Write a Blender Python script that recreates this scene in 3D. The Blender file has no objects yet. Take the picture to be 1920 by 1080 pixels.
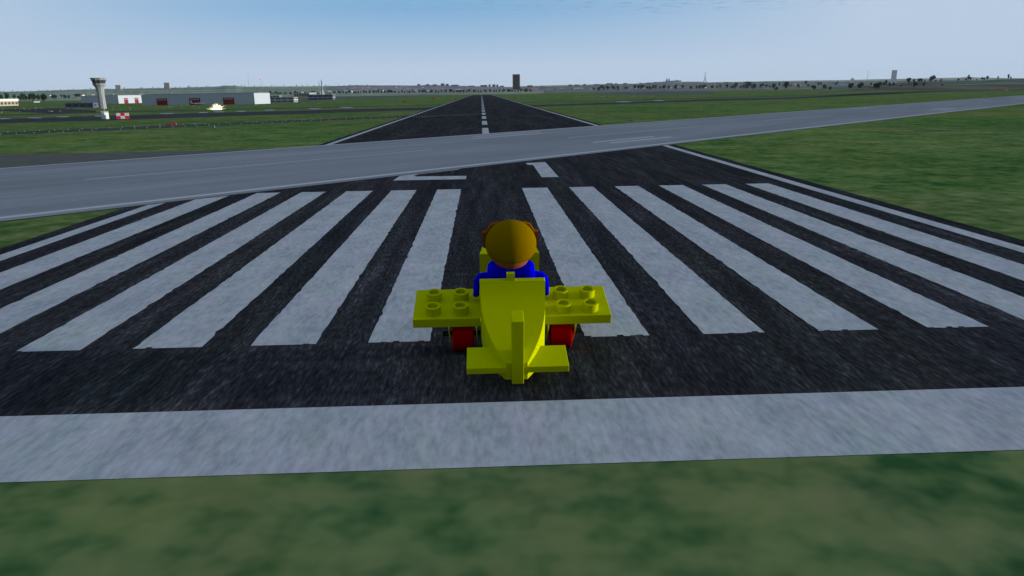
import bpy, bmesh, math, random
from mathutils import Vector, Matrix
from mathutils.bvhtree import BVHTree
import numpy as np

# ------------------------------------------------------------------ camera
F, W0, H0 = 1385.0, 1920.0, 1080.0
CAMZ = 8.8
PIT, YAW, ROL = math.radians(14.9), math.radians(2.09), math.radians(-0.8135)
fw = Vector((math.sin(YAW)*math.cos(PIT), math.cos(YAW)*math.cos(PIT), -math.sin(PIT)))
r0 = Vector((math.cos(YAW), -math.sin(YAW), 0)); u0 = r0.cross(fw)
rt = math.cos(ROL)*r0 + math.sin(ROL)*u0
up = -math.sin(ROL)*r0 + math.cos(ROL)*u0
cam_d = bpy.data.cameras.new('camera'); cam = bpy.data.objects.new('camera', cam_d)
bpy.context.scene.collection.objects.link(cam)
M = Matrix((rt, up, -fw)).transposed().to_4x4(); M.translation = Vector((0, 0, CAMZ))
cam.matrix_world = M
cam_d.sensor_width = 36; cam_d.lens = 36*F/W0
cam_d.clip_start = 0.1; cam_d.clip_end = 60000
sc = bpy.context.scene; sc.camera = cam

# ------------------------------------------------------------------ light
SUN_EL, SUN_AZ = math.radians(3.9), math.radians(1)     # azimuth measured from +X towards +Y
sun_d = bpy.data.lights.new('sun', 'SUN'); sun_d.energy = 5.0; sun_d.angle = math.radians(0.5)
sun_d.color = (1.0, 0.95, 0.86)
sun = bpy.data.objects.new('sun', sun_d); sc.collection.objects.link(sun)
sdir = Vector((math.cos(SUN_EL)*math.cos(SUN_AZ), math.cos(SUN_EL)*math.sin(SUN_AZ), math.sin(SUN_EL)))
sun.rotation_euler = sdir.to_track_quat('Z', 'Y').to_euler()
sc.view_settings.view_transform = 'Standard'; sc.view_settings.look = 'None'
sc.view_settings.exposure = 0; sc.view_settings.gamma = 1

def lin(c):
    return tuple(((v/255)/12.92 if v/255 <= 0.04045 else ((v/255+0.055)/1.055)**2.4) for v in c)

world = bpy.data.worlds.new('World'); sc.world = world; world.use_nodes = True
nt = world.node_tree; nt.nodes.clear(); N = nt.nodes.new; Lk = nt.links.new
def math_node(op, a, b=None, c=None, clamp=False):
    n = N('ShaderNodeMath'); n.operation = op; n.use_clamp = clamp
    for i, v in enumerate((a, b, c)):
        if v is None: continue
        if isinstance(v, (int, float)): n.inputs[i].default_value = v
        else: Lk(v, n.inputs[i])
    return n.outputs[0]
def mixc(fac, a, b):
    n = N('ShaderNodeMix'); n.data_type = 'RGBA'
    for s, v in ((0, fac), (6, a), (7, b)):
        if isinstance(v, (int, float)): n.inputs[s].default_value = v
        elif isinstance(v, tuple): n.inputs[s].default_value = (*v, 1)
        else: Lk(v, n.inputs[s])
    return n.outputs[2]
sky = N('ShaderNodeTexSky'); sky.sky_type = 'NISHITA'; sky.sun_disc = False
sky.sun_elevation = SUN_EL; sky.sun_rotation = math.pi/2 - SUN_AZ
sky.air_density = 1.0; sky.dust_density = 0.5; sky.ozone_density = 2.5; sky.altitude = 60
tc = N('ShaderNodeTexCoord'); sx = N('ShaderNodeSeparateXYZ'); Lk(tc.outputs['Generated'], sx.inputs[0])
X, Y, Z = sx.outputs
# pale air low over the horizon, with the clearer blue patch ahead (real sky, by direction only)
azc = Vector((math.sin(YAW-math.atan(150/F)), math.cos(YAW-math.atan(150/F)), 0))
dt = N('ShaderNodeVectorMath'); dt.operation = 'DOT_PRODUCT'; Lk(tc.outputs['Generated'], dt.inputs[0]); dt.inputs[1].default_value = azc
az = math_node('SUBTRACT', 1.0, dt.outputs['Value'])            # 0 in the middle, ~0.09 at 25 degrees
azf = math_node('SUBTRACT', 1.0, math_node('MULTIPLY', az, 7.0), clamp=True)
edge = math_node('SUBTRACT', Z, 0.030)
blue = math_node('MULTIPLY', math_node('MULTIPLY', edge, 14.0, clamp=True), azf, clamp=True)
low = mixc(blue, tuple(v*10 for v in lin((184, 203, 225))), tuple(v*10 for v in lin((128, 175, 214))))
vs = N('ShaderNodeVectorMath'); vs.operation = 'MULTIPLY'; Lk(sky.outputs[0], vs.inputs[0]); vs.inputs[1].default_value = (3.3, 2.9, 2.2)
high = mixc(0.45, vs.outputs[0], (6.6, 8.0, 10.6))
hf = math_node('MULTIPLY', math_node('SUBTRACT', Z, 0.12), 5.0, clamp=True)
col = mixc(hf, low, high)
# small thin cloud flecks far off
zz = math_node('MAXIMUM', Z, 0.02)
cv = N('ShaderNodeCombineXYZ'); Lk(math_node('DIVIDE', X, zz), cv.inputs[0]); Lk(math_node('DIVIDE', Y, zz), cv.inputs[1])
nz = N('ShaderNodeTexNoise'); nz.inputs['Scale'].default_value = 5.0; nz.inputs['Detail'].default_value = 2; Lk(cv.outputs[0], nz.inputs['Vector'])
fl = math_node('MULTIPLY', math_node('SUBTRACT', nz.outputs[0], 0.55), 12.0, clamp=True)
mk = math_node('MULTIPLY', math_node('SUBTRACT', Z, 0.087), 90.0, clamp=True)
mk = math_node('MULTIPLY', mk, math_node('SUBTRACT', 1.0, math_node('MULTIPLY', math_node('ABSOLUTE', math_node('SUBTRACT', X, 0.22)), 2.0), clamp=True))
cl = math_node('MULTIPLY', math_node('MULTIPLY', fl, mk), 0.5)
col = mixc(cl, col, tuple(v*10 for v in lin((118, 148, 190))))
back = math_node('SUBTRACT', 1.0, math_node('MULTIPLY', math_node('MULTIPLY', math_node('SUBTRACT', 0.0, Y), 1.5, clamp=True), 0.45))
bs = N('ShaderNodeVectorMath'); bs.operation = 'SCALE'; Lk(col, bs.inputs[0]); Lk(back, bs.inputs['Scale']); col = bs.outputs[0]   # unseen sky behind the viewer dimmed to darken faces turned towards it
bg = N('ShaderNodeBackground'); bg.inputs[1].default_value = 0.1; Lk(col, bg.inputs[0])
wo = N('ShaderNodeOutputWorld'); Lk(bg.outputs[0], wo.inputs[0])

# ------------------------------------------------------------------ helpers
random.seed(7)
C = sc.collection
def ray(px, py):
    return fw + rt*((px-960)/F) - up*((py-540)/F)
def G(px, py, z=0.0):
    d = ray(px, py); t = (z-CAMZ)/d.z
    return Vector((d.x*t, d.y*t, z))
def project(P):
    d = Vector(P)-Vector((0, 0, CAMZ)); t = d.dot(fw)
    return 960+F*d.dot(rt)/t, 540-F*d.dot(up)/t, t

def mat(name, base, rough=0.9, spec=0.08, emit=None, nodes=None):
    m = bpy.data.materials.new(name); m.use_nodes = True
    b = m.node_tree.nodes['Principled BSDF']
    b.inputs['Base Color'].default_value = (*base, 1); b.inputs['Roughness'].default_value = rough
    b.inputs['Specular IOR Level'].default_value = spec
    if emit:
        b.inputs['Emission Color'].default_value = (*base, 1); b.inputs['Emission Strength'].default_value = emit
    if nodes: nodes(m.node_tree, b)
    return m
def noise_mat(name, cols, layers, rough=0.95, spec=0.0, bump=None, tint=0.0):
    """cols: list of (pos, rgb); layers: list of (scale xyz, weight, detail) in world metres summed into the ramp"""
    m = mat(name, cols[0][1], rough, spec); t = m.node_tree; b = t.nodes['Principled BSDF']
    tc = t.nodes.new('ShaderNodeTexCoord'); acc = None; wsum = sum(l[1] for l in layers)
    for s, w, det in layers:
        mp = t.nodes.new('ShaderNodeMapping'); t.links.new(tc.outputs['Object'], mp.inputs[0]); mp.inputs['Scale'].default_value = s
        n = t.nodes.new('ShaderNodeTexNoise'); n.inputs['Scale'].default_value = 1; n.inputs['Detail'].default_value = det
        n.inputs['Roughness'].default_value = 0.6
        t.links.new(mp.outputs[0], n.inputs['Vector'])
        a = t.nodes.new('ShaderNodeMath'); a.operation = 'MULTIPLY_ADD'; t.links.new(n.outputs[0], a.inputs[0]); a.inputs[1].default_value = w/wsum
        if acc: t.links.new(acc, a.inputs[2])
        else: a.inputs[2].default_value = 0
        acc = a.outputs[0]
    r = t.nodes.new('ShaderNodeValToRGB'); t.links.new(acc, r.inputs[0])
    e = r.color_ramp.elements; e[0].position = cols[0][0]; e[0].color = (*cols[0][1], 1); e[1].position = cols[-1][0]; e[1].color = (*cols[-1][1], 1)
    for p, c in cols[1:-1]:
        x = e.new(p); x.color = (*c, 1)
    out = r.outputs[0]
    if tint:
        mx = t.nodes.new('ShaderNodeMix'); mx.data_type = 'RGBA'; mx.blend_type = 'OVERLAY'; mx.inputs[0].default_value = tint
        t.links.new(out, mx.inputs[6]); t.links.new(n.outputs[1], mx.inputs[7]); out = mx.outputs[2]
    t.links.new(out, b.inputs['Base Color'])
    if bump:
        bp = t.nodes.new('ShaderNodeBump'); bp.inputs['Distance'].default_value = bump; bp.inputs['Strength'].default_value = 1
        t.links.new(acc, bp.inputs['Height']); t.links.new(bp.outputs[0], b.inputs['Normal'])
    return m

def obj(name, verts, faces, m, parent=None, smooth=False, mats=None, fm=None):
    me = bpy.data.meshes.new(name); me.from_pydata([tuple(v) for v in verts], [], faces)
    for x in (mats or [m]): me.materials.append(x)
    if fm:
        for p, k in zip(me.polygons, fm): p.material_index = k
    if smooth:
        for p in me.polygons: p.use_smooth = True
    me.update()
    o = bpy.data.objects.new(name, me); C.objects.link(o)
    if parent: o.parent = parent
    return o
def tag(o, label=None, cat=None, group=None, kind=None):
    if label: o['label'] = label
    if cat: o['category'] = cat
    if group: o['group'] = group
    if kind: o['kind'] = kind
    return o
def empty(name, loc=(0, 0, 0), rot=(0, 0, 0)):
    o = bpy.data.objects.new(name, None); C.objects.link(o); o.location = loc; o.rotation_euler = rot
    return o
class MB:
    def __init__(s): s.v = []; s.f = []; s.k = []
    def add(s, v, f, k=0):
        n = len(s.v); s.v += [Vector(x) for x in v]; s.f += [tuple(i+n for i in q) for q in f]; s.k += [k]*len(f); return s
    def box(s, x0, x1, y0, y1, z0, z1, k=0):
        v = [(x, y, z) for z in (z0, z1) for y in (y0, y1) for x in (x0, x1)]
        return s.add(v, [(0, 2, 3, 1), (4, 5, 7, 6), (0, 1, 5, 4), (1, 3, 7, 5), (3, 2, 6, 7), (2, 0, 4, 6)], k)
    def loft(s, rings, cap=True, k=0):
        n = len(rings[0]); v = [p for r in rings for p in r]; f = []
        for i in range(len(rings)-1):
            for j in range(n):
                a, b = i*n+j, i*n+(j+1) % n
                f.append((a, b, b+n, a+n))
        if cap: f.append(tuple(range(n))[::-1]); f.append(tuple(range((len(rings)-1)*n, len(rings)*n)))
        return s.add(v, f, k)
    def tube(s, p0, p1, r0, r1=None, n=10, cap=True, k=0):
        p0, p1 = Vector(p0), Vector(p1); r1 = r0 if r1 is None else r1
        q = (p1-p0).to_track_quat('Z', 'Y').to_matrix()
        return s.loft([[p + q @ Vector((math.cos(2*math.pi*i/n)*r, math.sin(2*math.pi*i/n)*r, 0)) for i in range(n)] for p, r in ((p0, r0), (p1, r1))], cap, k)
    def lathe(s, prof, c=(0, 0, 0), n=24, k=0, cap=False):
        c = Vector(c)
        return s.loft([[c+Vector((math.cos(2*math.pi*i/n)*r, math.sin(2*math.pi*i/n)*r, z)) for i in range(n)] for r, z in prof], cap, k)
    def poly(s, pts, k=0):
        return s.add(pts, [tuple(range(len(pts)))], k)
    def build(s, name, m, parent=None, smooth=False, mats=None):
        return obj(name, s.v, s.f, m, parent, smooth, mats, s.k if mats else None)
def shade_auto(o, ang=40):
    me = o.data; bm = bmesh.new(); bm.from_mesh(me); bmesh.ops.recalc_face_normals(bm, faces=bm.faces[:])
    for f in bm.faces: f.smooth = True
    for e in bm.edges:
        e.smooth = not (len(e.link_faces) == 2 and e.calc_face_angle(0) > math.radians(ang))
    bm.to_mesh(me); bm.free(); return o
def bevel(o, w, seg=2):
    bm = bmesh.new(); bm.from_mesh(o.data); bmesh.ops.remove_doubles(bm, verts=bm.verts[:], dist=1e-5)
    bmesh.ops.recalc_face_normals(bm, faces=bm.faces[:])
    bmesh.ops.bevel(bm, geom=bm.edges[:], offset=w, segments=seg, affect='EDGES', profile=0.5, clamp_overlap=True)
    bm.to_mesh(o.data); bm.free(); return shade_auto(o, 30)

# ------------------------------------------------------------------ materials of the ground
GR = [(0.37, (0.032, 0.080, 0.024)), (0.45, (0.070, 0.130, 0.036)), (0.52, (0.118, 0.172, 0.052)), (0.60, (0.180, 0.220, 0.085))]
m_grass = noise_mat('grass', GR, [((0.75, 0.75, 1), 1.0, 2), ((0.16, 0.16, 1), 0.9, 3), ((0.02, 0.02, 1), 0.55, 3)], tint=.25)
m_verge = noise_mat('pale_mown_grass', [(0.36, (0.034, 0.084, 0.030)), (0.45, (0.082, 0.135, 0.050)), (0.52, (0.128, 0.172, 0.066)), (0.62, (0.165, 0.198, 0.080))], [((0.75, 0.75, 1), 1.0, 2), ((0.22, 0.22, 1), 1.0, 2)], tint=.15)
m_asph = noise_mat('asphalt', [(0.36, (0.012, 0.012, 0.0135)), (0.49, (0.027, 0.027, 0.031)), (0.57, (0.046, 0.047, 0.053)), (0.68, (0.12, 0.12, 0.135))],
                   [((9, 1.6, 1), 1.3, 2), ((1.5, 0.12, 1), 0.75, 2), ((0.25, 0.02, 1), 0.5, 2)], tint=.15)
m_paint = noise_mat('runway_paint', [(0.34, (0.29, 0.30, 0.325)), (0.5, (0.385, 0.40, 0.425)), (0.66, (0.47, 0.485, 0.52))],
                    [((5, 1.4, 1), 1, 3), ((0.8, 0.3, 1), 0.6, 2)], tint=.10)
def concrete_nodes(name, c0, c1, c2):
    m = noise_mat(name, [(0.3, c0), (0.5, c1), (0.7, c2)], [((0.5, 0.02, 1), 1, 3), ((0.06, 0.01, 1), 1.0, 2), ((3, 1, 1), 0.5, 3)])
    for n in list(m.node_tree.nodes):
        if n.type == 'MAPPING': n.vector_type = 'TEXTURE'; s = n.inputs['Scale'].default_value; n.inputs['Scale'].default_value = (1/s[0], 1/s[1], 1); n.inputs['Rotation'].default_value = (0, 0, math.radians(-45))
    return m
m_conc = concrete_nodes('grey_runway_concrete', (0.16, 0.172, 0.195), (0.22, 0.233, 0.258), (0.30, 0.315, 0.345))
m_line = mat('thin_white_line', (0.42, 0.44, 0.47)); m_seam = mat('dark_seam', (0.06, 0.06, 0.06))
m_shoulder = noise_mat('shoulder_tarmac', [(0.3, (0.095, 0.10, 0.09)), (0.7, (0.13, 0.13, 0.12))], [((0.3, 0.3, 1), 1, 4)])
m_taxi = noise_mat('taxiway_tarmac', [(0.3, (0.045, 0.046, 0.052)), (0.7, (0.065, 0.066, 0.074))], [((0.05, 0.05, 1), 1, 4)])
m_taxid = mat('dark_road_tarmac', (0.022, 0.026, 0.03))
m_apron = noise_mat('apron_grey', [(0.3, (0.085, 0.092, 0.098)), (0.7, (0.12, 0.125, 0.135))], [((0.01, 0.01, 1), 1, 4)])

# ------------------------------------------------------------------ ground
R_ = 19000
g = obj('ground', [(-R_, -400, 0), (R_, -400, 0), (R_, R_, 0), (-R_, R_, 0)], [(0, 1, 2, 3)], m_grass); tag(g, kind='structure')

def sheet(name, pts, z, m, parent=None):
    return obj(name, [(p[0], p[1], z) for p in pts], [tuple(range(len(pts)))], m, parent)
def band(name, pairs, z, m, parent=None):
    """pairs: (px, y_top, y_bottom) pixel rows turned into ground positions"""
    A = [G(px, a) for px, a, b in pairs]; B = [G(px, b) for px, a, b in pairs]; n = len(A)
    v = [(p.x, p.y, z) for p in A+B]
    return tag(obj(name, v, [(i, i+n, i+n+1, i+1) for i in range(n-1)], m, parent), kind='structure')

tag(sheet('mown_grass', [(-300, -390), (300, -390), (300, 16.3), (-300, 16.3)], 0.005, m_verge), kind='structure')
RX0, RX1, RC = -29.45, 31.45, 1.0
run = tag(sheet('runway', [(RX0+.05, 16.3), (RX1-.05, 16.3), (RX1, 2300), (RX0, 2300)], 0.012, m_asph), kind='structure')
def ragged(x0, x1, y0, y1, z, amp=0.06, seed=0, step=0.45):
    """a painted bar with slightly worn, stepped edges"""
    rnd = random.Random(seed); L = []; R = []; B = []; T = []
    ny = max(2, int((y1-y0)/step)); nx = max(2, int((x1-x0)/0.22))
    jl = [amp*max(0, rnd.gauss(0, 0.6)) for _ in range(ny+1)]; jr = [amp*max(0, rnd.gauss(0, 0.6)) for _ in range(ny+1)]
    pts = []
    jb = [(amp*3.0*rnd.random() if rnd.random() < 0.22 else 0) for _ in range(nx)]
    for i in range(nx):
        xa, xb = x0+(x1-x0)*i/nx, x0+(x1-x0)*(i+1)/nx
        pts += [(xa+0.002*i, y0+jb[i]), (xb-0.001, y0+jb[i])]
    pts[0] = (pts[0][0]+jl[0], pts[0][1])
    right = [(x1-jr[i], y0+(y1-y0)*i/ny) for i in range(1, ny)]
    left = [(x0+jl[i], y0+(y1-y0)*i/ny) for i in range(ny-1, 0, -1)]
    top = [(x1-(x1-x0)*i/6, y1-amp*2.5*rnd.random()*(0 < i < 6)*0.6) for i in range(7)]
    return [(x, y, z) for x, y in pts+right+top+left]
def paint(name, pts, parent=run, m=m_paint):
    bm = bmesh.new(); vs = [bm.verts.new(p) for p in pts]; f = bm.faces.new(vs); bm.normal_update()
    bmesh.ops.triangulate(bm, faces=[f]); me = bpy.data.meshes.new(name); bm.to_mesh(me); bm.free(); me.materials.append(m)
    o = bpy.data.objects.new(name, me); C.objects.link(o); o.parent = parent; return o
ZP = 0.018
paint('threshold_bar', ragged(RX0-0.0, RX1, 16.2, 20.05, ZP, 0.0, 1, 50))
spans = [(-25.35, -23.1), (-21.05, -18.85), (-16.95, -14.65), (-12.8, -10.32), (-8.62, -6.24), (-4.35, -2.09),
         (3.6, 6.0), (8.02, 10.32), (12.35, 14.62), (16.55, 18.86), (20.7, 22.95), (24.85, 27.1)]
for i, (a, b) in enumerate(spans):
    paint('threshold_stripe', ragged(a, b, 25.72, 69.45, ZP, 0.06, 10+i))
for a, b in ((-28.2, -27.15), (29.0, 30.05)):
    paint('edge_line', [(a, 20.2, ZP), (b, 20.2, ZP), (b, 2290, ZP), (a, 2290, ZP)])
for k in range(40):
    y0 = 162.5+46.5*k
    paint('centre_dash', [(0.0, y0, ZP), (1.5, y0, ZP), (1.5, y0+27.8, ZP), (0.0, y0+27.8, ZP)])
# designation digits 2 and 1
paint('digit', [(6.15, 78.1, ZP), (7.95, 78.1, ZP), (7.95, 95.2, ZP), (5.4, 94.3, ZP), (5.5, 92.1, ZP), (6.15, 91.6, ZP)])
paint('digit', [(-9.4, 77.6, ZP), (-1.82, 77.65, ZP), (-1.82, 80.75, ZP), (-7.3, 81.0, ZP), (-7.62, 81.8, ZP), (-7.2, 83.4, ZP), (-3.0, 87.5, ZP), (-2.0, 90.5, ZP), (-2.2, 93.3, ZP), (-3.6, 95.2, ZP), (-7.4, 95.2, ZP), (-9.3, 93.0, ZP), (-9.3, 91.0, ZP),
                (-7.3, 91.0, ZP), (-6.9, 93.0, ZP), (-4.6, 93.0, ZP), (-4.1, 91.4, ZP), (-4.6, 89.2, ZP), (-9.0, 84.4, ZP)])
# rubber wear marks on the runway surface
m_rub = mat('rubber_mark', (0.012, 0.012, 0.014))

# crossing grey runway: runs at 45 degrees, between y - x = 92.9 and y - x = 163
def diag(name, o0, o1, s0, s1, z, m, parent=None):
    P = lambda o, s: (s, s+o)
    return sheet(name, [P(o0, s0), P(o0, s1), P(o1, s1), P(o1, s0)], z, m, parent)
cross = tag(diag('crossing_runway', 91.2, 163.0, -400, 1500, 0.030, m_conc), kind='structure')
diag('edge_line', 93.4, 94.8, -400, 1500, 0.036, m_line, cross)
diag('edge_line', 161.6, 162.6, -400, 1500, 0.036, m_line, cross)
diag('seam', 91.0, 91.45, -400, 1500, 0.036, m_seam, cross)
for k in range(-9, 28):
    s = -44+k*60.5
    diag('centre_dash', 127.6, 128.25, s, s+36, 0.036, m_line, cross)
for s0 in (20.5, 172, 320):
    for o in ((110.3, 111.7), (105.3, 106.7)):
        d = 1.3 if o[0] < 110 else -1.3
        diag('touchdown_bar', o[0], o[1], s0+d, s0+14+d, 0.036, m_line, cross)
for s0 in (-2, 150, 300):
    for o in ((154.2, 155.4), (148.0, 149.2)):
        diag('touchdown_bar', o[0], o[1], s0, s0+15, 0.036, m_line, cross)
tag(sheet('tarmac_shoulder', [(-330, -203), (-330, -150), (-78.5, 125.3), (-53.4, 126.0), (-37.5, 127.4), (-27.6, 135.2), (-28.0, 134)], 0.006, m_shoulder), kind='structure')

tx1 = tag(diag('taxiway', 314.5, 337.5, -900, -29, 0.010, m_taxi), kind='structure')
diag('centre_line', 325.5, 326.0, -900, -31, 0.016, m_line, tx1)
band('grey_taxiway', [(-40, 226, 233), (0, 223.5, 231), (200, 217, 226), (440, 210.5, 217.5), (640, 205.5, 211), (826, 200.5, 205.5)], 0.010, m_taxi)
band('grey_taxiway', [(986, 197.3, 200.3), (1100, 194, 197), (1300, 187, 190.5), (1500, 182, 184.6), (1640, 173.8, 178), (1760, 170, 171.8), (1940, 166.5, 167.8)], 0.010, m_taxi)
band('service_road', [(-30, 216.5, 218.5), (0, 215.5, 217.2), (160, 210.5, 212.2), (400, 205.3, 206.6), (640, 199.7, 201.3), (850, 196.2, 197)], 0.010, m_taxid)
band('service_road', [(962, 192.2, 193), (1060, 190.8, 191.8), (1300, 184, 185.3), (1500, 178.8, 180.2), (1640, 175.8, 176.5), (1780, 171.6, 172.4), (1940, 169.0, 169.9)], 0.010, m_taxid)
band('grey_apron', [(0, 205, 208), (110, 203, 213.5), (180, 207, 212)], 0.008, m_taxi)
band('grey_apron', [(560, 187, 192), (640, 178, 184), (720, 176.3, 183), (790, 175.4, 180), (830, 174.8, 176.5)], 0.008, m_apron)
band('grey_apron', [(1115, 173.5, 176), (1180, 171.8, 177.6), (1300, 169.8, 176.4), (1340, 172.5, 176)], 0.008, m_apron)
m_shine = mat('pale_ground_shine', (0.26, 0.30, 0.32))  # flat pale patches painted for light reflected off the ground
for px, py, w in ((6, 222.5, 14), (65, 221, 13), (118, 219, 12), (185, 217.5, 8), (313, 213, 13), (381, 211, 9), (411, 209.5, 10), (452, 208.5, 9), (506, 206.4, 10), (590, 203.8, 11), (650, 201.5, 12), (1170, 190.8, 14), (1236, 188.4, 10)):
    band('ground_shine_patch', [(px-w, py-0.5, py+0.5), (px, py-0.9, py+0.9), (px+w, py-0.5, py+0.5)], 0.014, m_shine)

# ------------------------------------------------------------------ hills and rising ground behind the airfield
bvs = []
def interp(pts, x):
    if x <= pts[0][0]: return pts[0][1]
    for (a, ya), (b, yb) in zip(pts, pts[1:]):
        if x <= b: return ya+(yb-ya)*(x-a)/(b-a)
    return pts[-1][1]
def ridge(name, prof, D, near, far, m, jag=0.0, seed=1, step=4):
    rnd = random.Random(seed); x0, x1 = prof[0][0], prof[-1][0]; n = int((x1-x0)/step)
    rows = [near, near*0.75, near*0.5, near*0.25, 0, -far*0.3, -far]; prof01 = [0, .22, .5, .8, 1, .8, -0.1]
    V = []; 
    for i in range(n+1):
        px = x0+(x1-x0)*i/n; py = interp(prof, px)+jag*rnd.uniform(-1, 1)
        d = ray(px, py); hd = math.hypot(d.x, d.y); ux, uy = d.x/hd, d.y/hd
        Hh = CAMZ + D*d.z/hd
        for r, q in zip(rows, prof01):
            V.append((ux*(D-r), uy*(D-r), Hh*q - (0.6 if q <= 0 else 0) if q <= 0 else Hh*q*(1+0.0*r)))
    k = len(rows)
    fcs = [(i*k+j, (i+1)*k+j, (i+1)*k+j+1, i*k+j+1) for i in range(n) for j in range(k-1)]
    o = obj(name, V, fcs, m, smooth=True); tag(o, kind='structure')
    bvs.append(BVHTree.FromPolygons([Vector(v) for v in V], fcs)); return o
m_gh = noise_mat('green_hill', [(0.38, (0.13, 0.17, 0.13)), (0.5, (0.23, 0.28, 0.20)), (0.62, (0.34, 0.38, 0.28))], [((0.03, 0.03, 0.03), 1, 4), ((0.003, 0.006, 0.01), 1, 3)])  # distance haze is mixed into these pale greens
m_ch = noise_mat('city_hill', [(0.38, (0.15, 0.15, 0.17)), (0.5, (0.24, 0.23, 0.25)), (0.58, (0.26, 0.245, 0.25)), (0.68, (0.5, 0.49, 0.48))], [((0.03, 0.03, 0.06), 1.3, 5), ((0.003, 0.005, 0.01), .7, 3)])  # greys lightened to carry the haze of distance
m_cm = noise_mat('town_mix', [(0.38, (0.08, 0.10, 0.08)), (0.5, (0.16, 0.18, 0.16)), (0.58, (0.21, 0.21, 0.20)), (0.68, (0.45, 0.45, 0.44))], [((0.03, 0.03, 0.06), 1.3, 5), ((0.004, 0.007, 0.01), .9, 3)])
m_dk = noise_mat('dark_field_hill', [(0.42, (0.045, 0.055, 0.065)), (0.5, (0.11, 0.14, 0.11)), (0.58, (0.16, 0.20, 0.14))], [((0.012, 0.003, 0.02), 1.2, 4), ((0.004, 0.02, 0.04), 1, 3)])
m_br = noise_mat('brown_field', [(0.40, (0.085, 0.085, 0.06)), (0.6, (0.15, 0.145, 0.10))], [((0.012, 0.003, 0.02), 1, 4)])
ridge('far_hill', [(960, 162), (1060, 159.3), (1150, 157.5), (1400, 153), (1500, 151), (1590, 150), (1640, 148.6), (1700, 147.6), (1760, 146.2), (1800, 145.5), (1815, 144), (1835, 145.3), (1900, 146.5), (2000, 147)], 15000, 3500, 1500, m_gh, 0, 3)
ridge('green_hill', [(-160, 174), (0, 172), (60, 171), (85, 169.8), (110, 169), (160, 167.5), (260, 165.8), (340, 164.2), (400, 162.6), (425, 160.6), (440, 160.4), (455, 162.3), (520, 162.2), (640, 161), (700, 162), (800, 163.2), (900, 163.8), (1010, 165)], 4800, 2000, 900, m_gh, 0.25, 4)
ridge('city_hill', [(560, 170), (640, 161.0), (665, 159.8), (710, 159.9), (780, 160.3), (800, 159.2), (900, 161.8), (960, 163.2), (1020, 165)], 4300, 1300, 700, m_ch, 0.2, 5)
ridge('city_hill', [(930, 164.2), (1000, 162.4), (1050, 162), (1090, 160.5), (1110, 159.2), (1140, 157.6), (1200, 157.2), (1240, 156), (1380, 155.2), (1440, 153.2), (1560, 153.6), (1600, 152.6), (1720, 151), (1800, 150), (2050, 150)], 6800, 3000, 1500, m_cm, 0.35, 6)
ridge('church_hill', [(1150, 158.5), (1200, 156.3), (1230, 154.2), (1250, 152.2), (1262, 151.0), (1276, 151.3), (1278, 153), (1312, 153.1), (1318, 153.6), (1345, 156), (1400, 158)], 8000, 1500, 900, m_ch, 0.12, 7, 2)
ridge('dark_hill', [(1540, 164.6), (1600, 161.5), (1690, 155.3), (1720, 153.6), (1780, 152.8), (1840, 150.8), (1870, 148.6), (1925, 147.2), (2100, 144)], 2900, 750, 500, m_dk, 0.1, 8)
ridge('brown_field', [(1600, 162.6), (1680, 161), (1720, 160.4), (1800, 159.6), (1860, 158.4), (1925, 157), (2100, 155)], 1900, 260, 250, m_br, 0.1, 9)
def place(px, py):
    """the spot on the terrain seen through this pixel of the photograph"""
    d = ray(px, py); o = Vector((0, 0, CAMZ)); best = None
    for b in bvs:
        h = b.ray_cast(o, d.normalized())
        if h[0] is not None and (best is None or h[3] < best[1]): best = (h[0], h[3])
    if d.z < -0.0008:
        p = G(px, py); dist = (p-o).length
        if best is None or dist < best[1]: return p
    return best[0] if best else G(px, 176)
def pxm(P):
    return project(P)[2]/F          # metres per photograph pixel at this point

# ------------------------------------------------------------------ buildings
m_steel = noise_mat('grey_metal', [(0.4, (0.36, 0.38, 0.40)), (0.6, (0.44, 0.46, 0.47))], [((0.3, 0.3, 0.02), 1, 2)], 0.6, 0.2)
m_white = mat('white_wall', (0.62, 0.63, 0.61)); m_grey = mat('grey_wall', (0.30, 0.31, 0.33)); m_dark = mat('dark_glass', (0.035, 0.04, 0.06), 0.3, 0.4)
m_red = mat('red_paint', (0.55, 0.02, 0.02)); m_dred = mat('dark_red_door', (0.20, 0.022, 0.028)); m_orange = mat('orange_wall', (0.42, 0.13, 0.06))
m_slate = mat('slate_roof', (0.16, 0.17, 0.18)); m_brick = mat('brown_brick', (0.16, 0.10, 0.075)); m_stone = mat('grey_stone', (0.26, 0.25, 0.25))
m_tan = mat('tan_wall', (0.40, 0.34, 0.24)); m_bluew = mat('blue_grey_wall', (0.12, 0.13, 0.20)); m_pw = mat('pale_door_window', (0.50, 0.40, 0.40))
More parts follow.
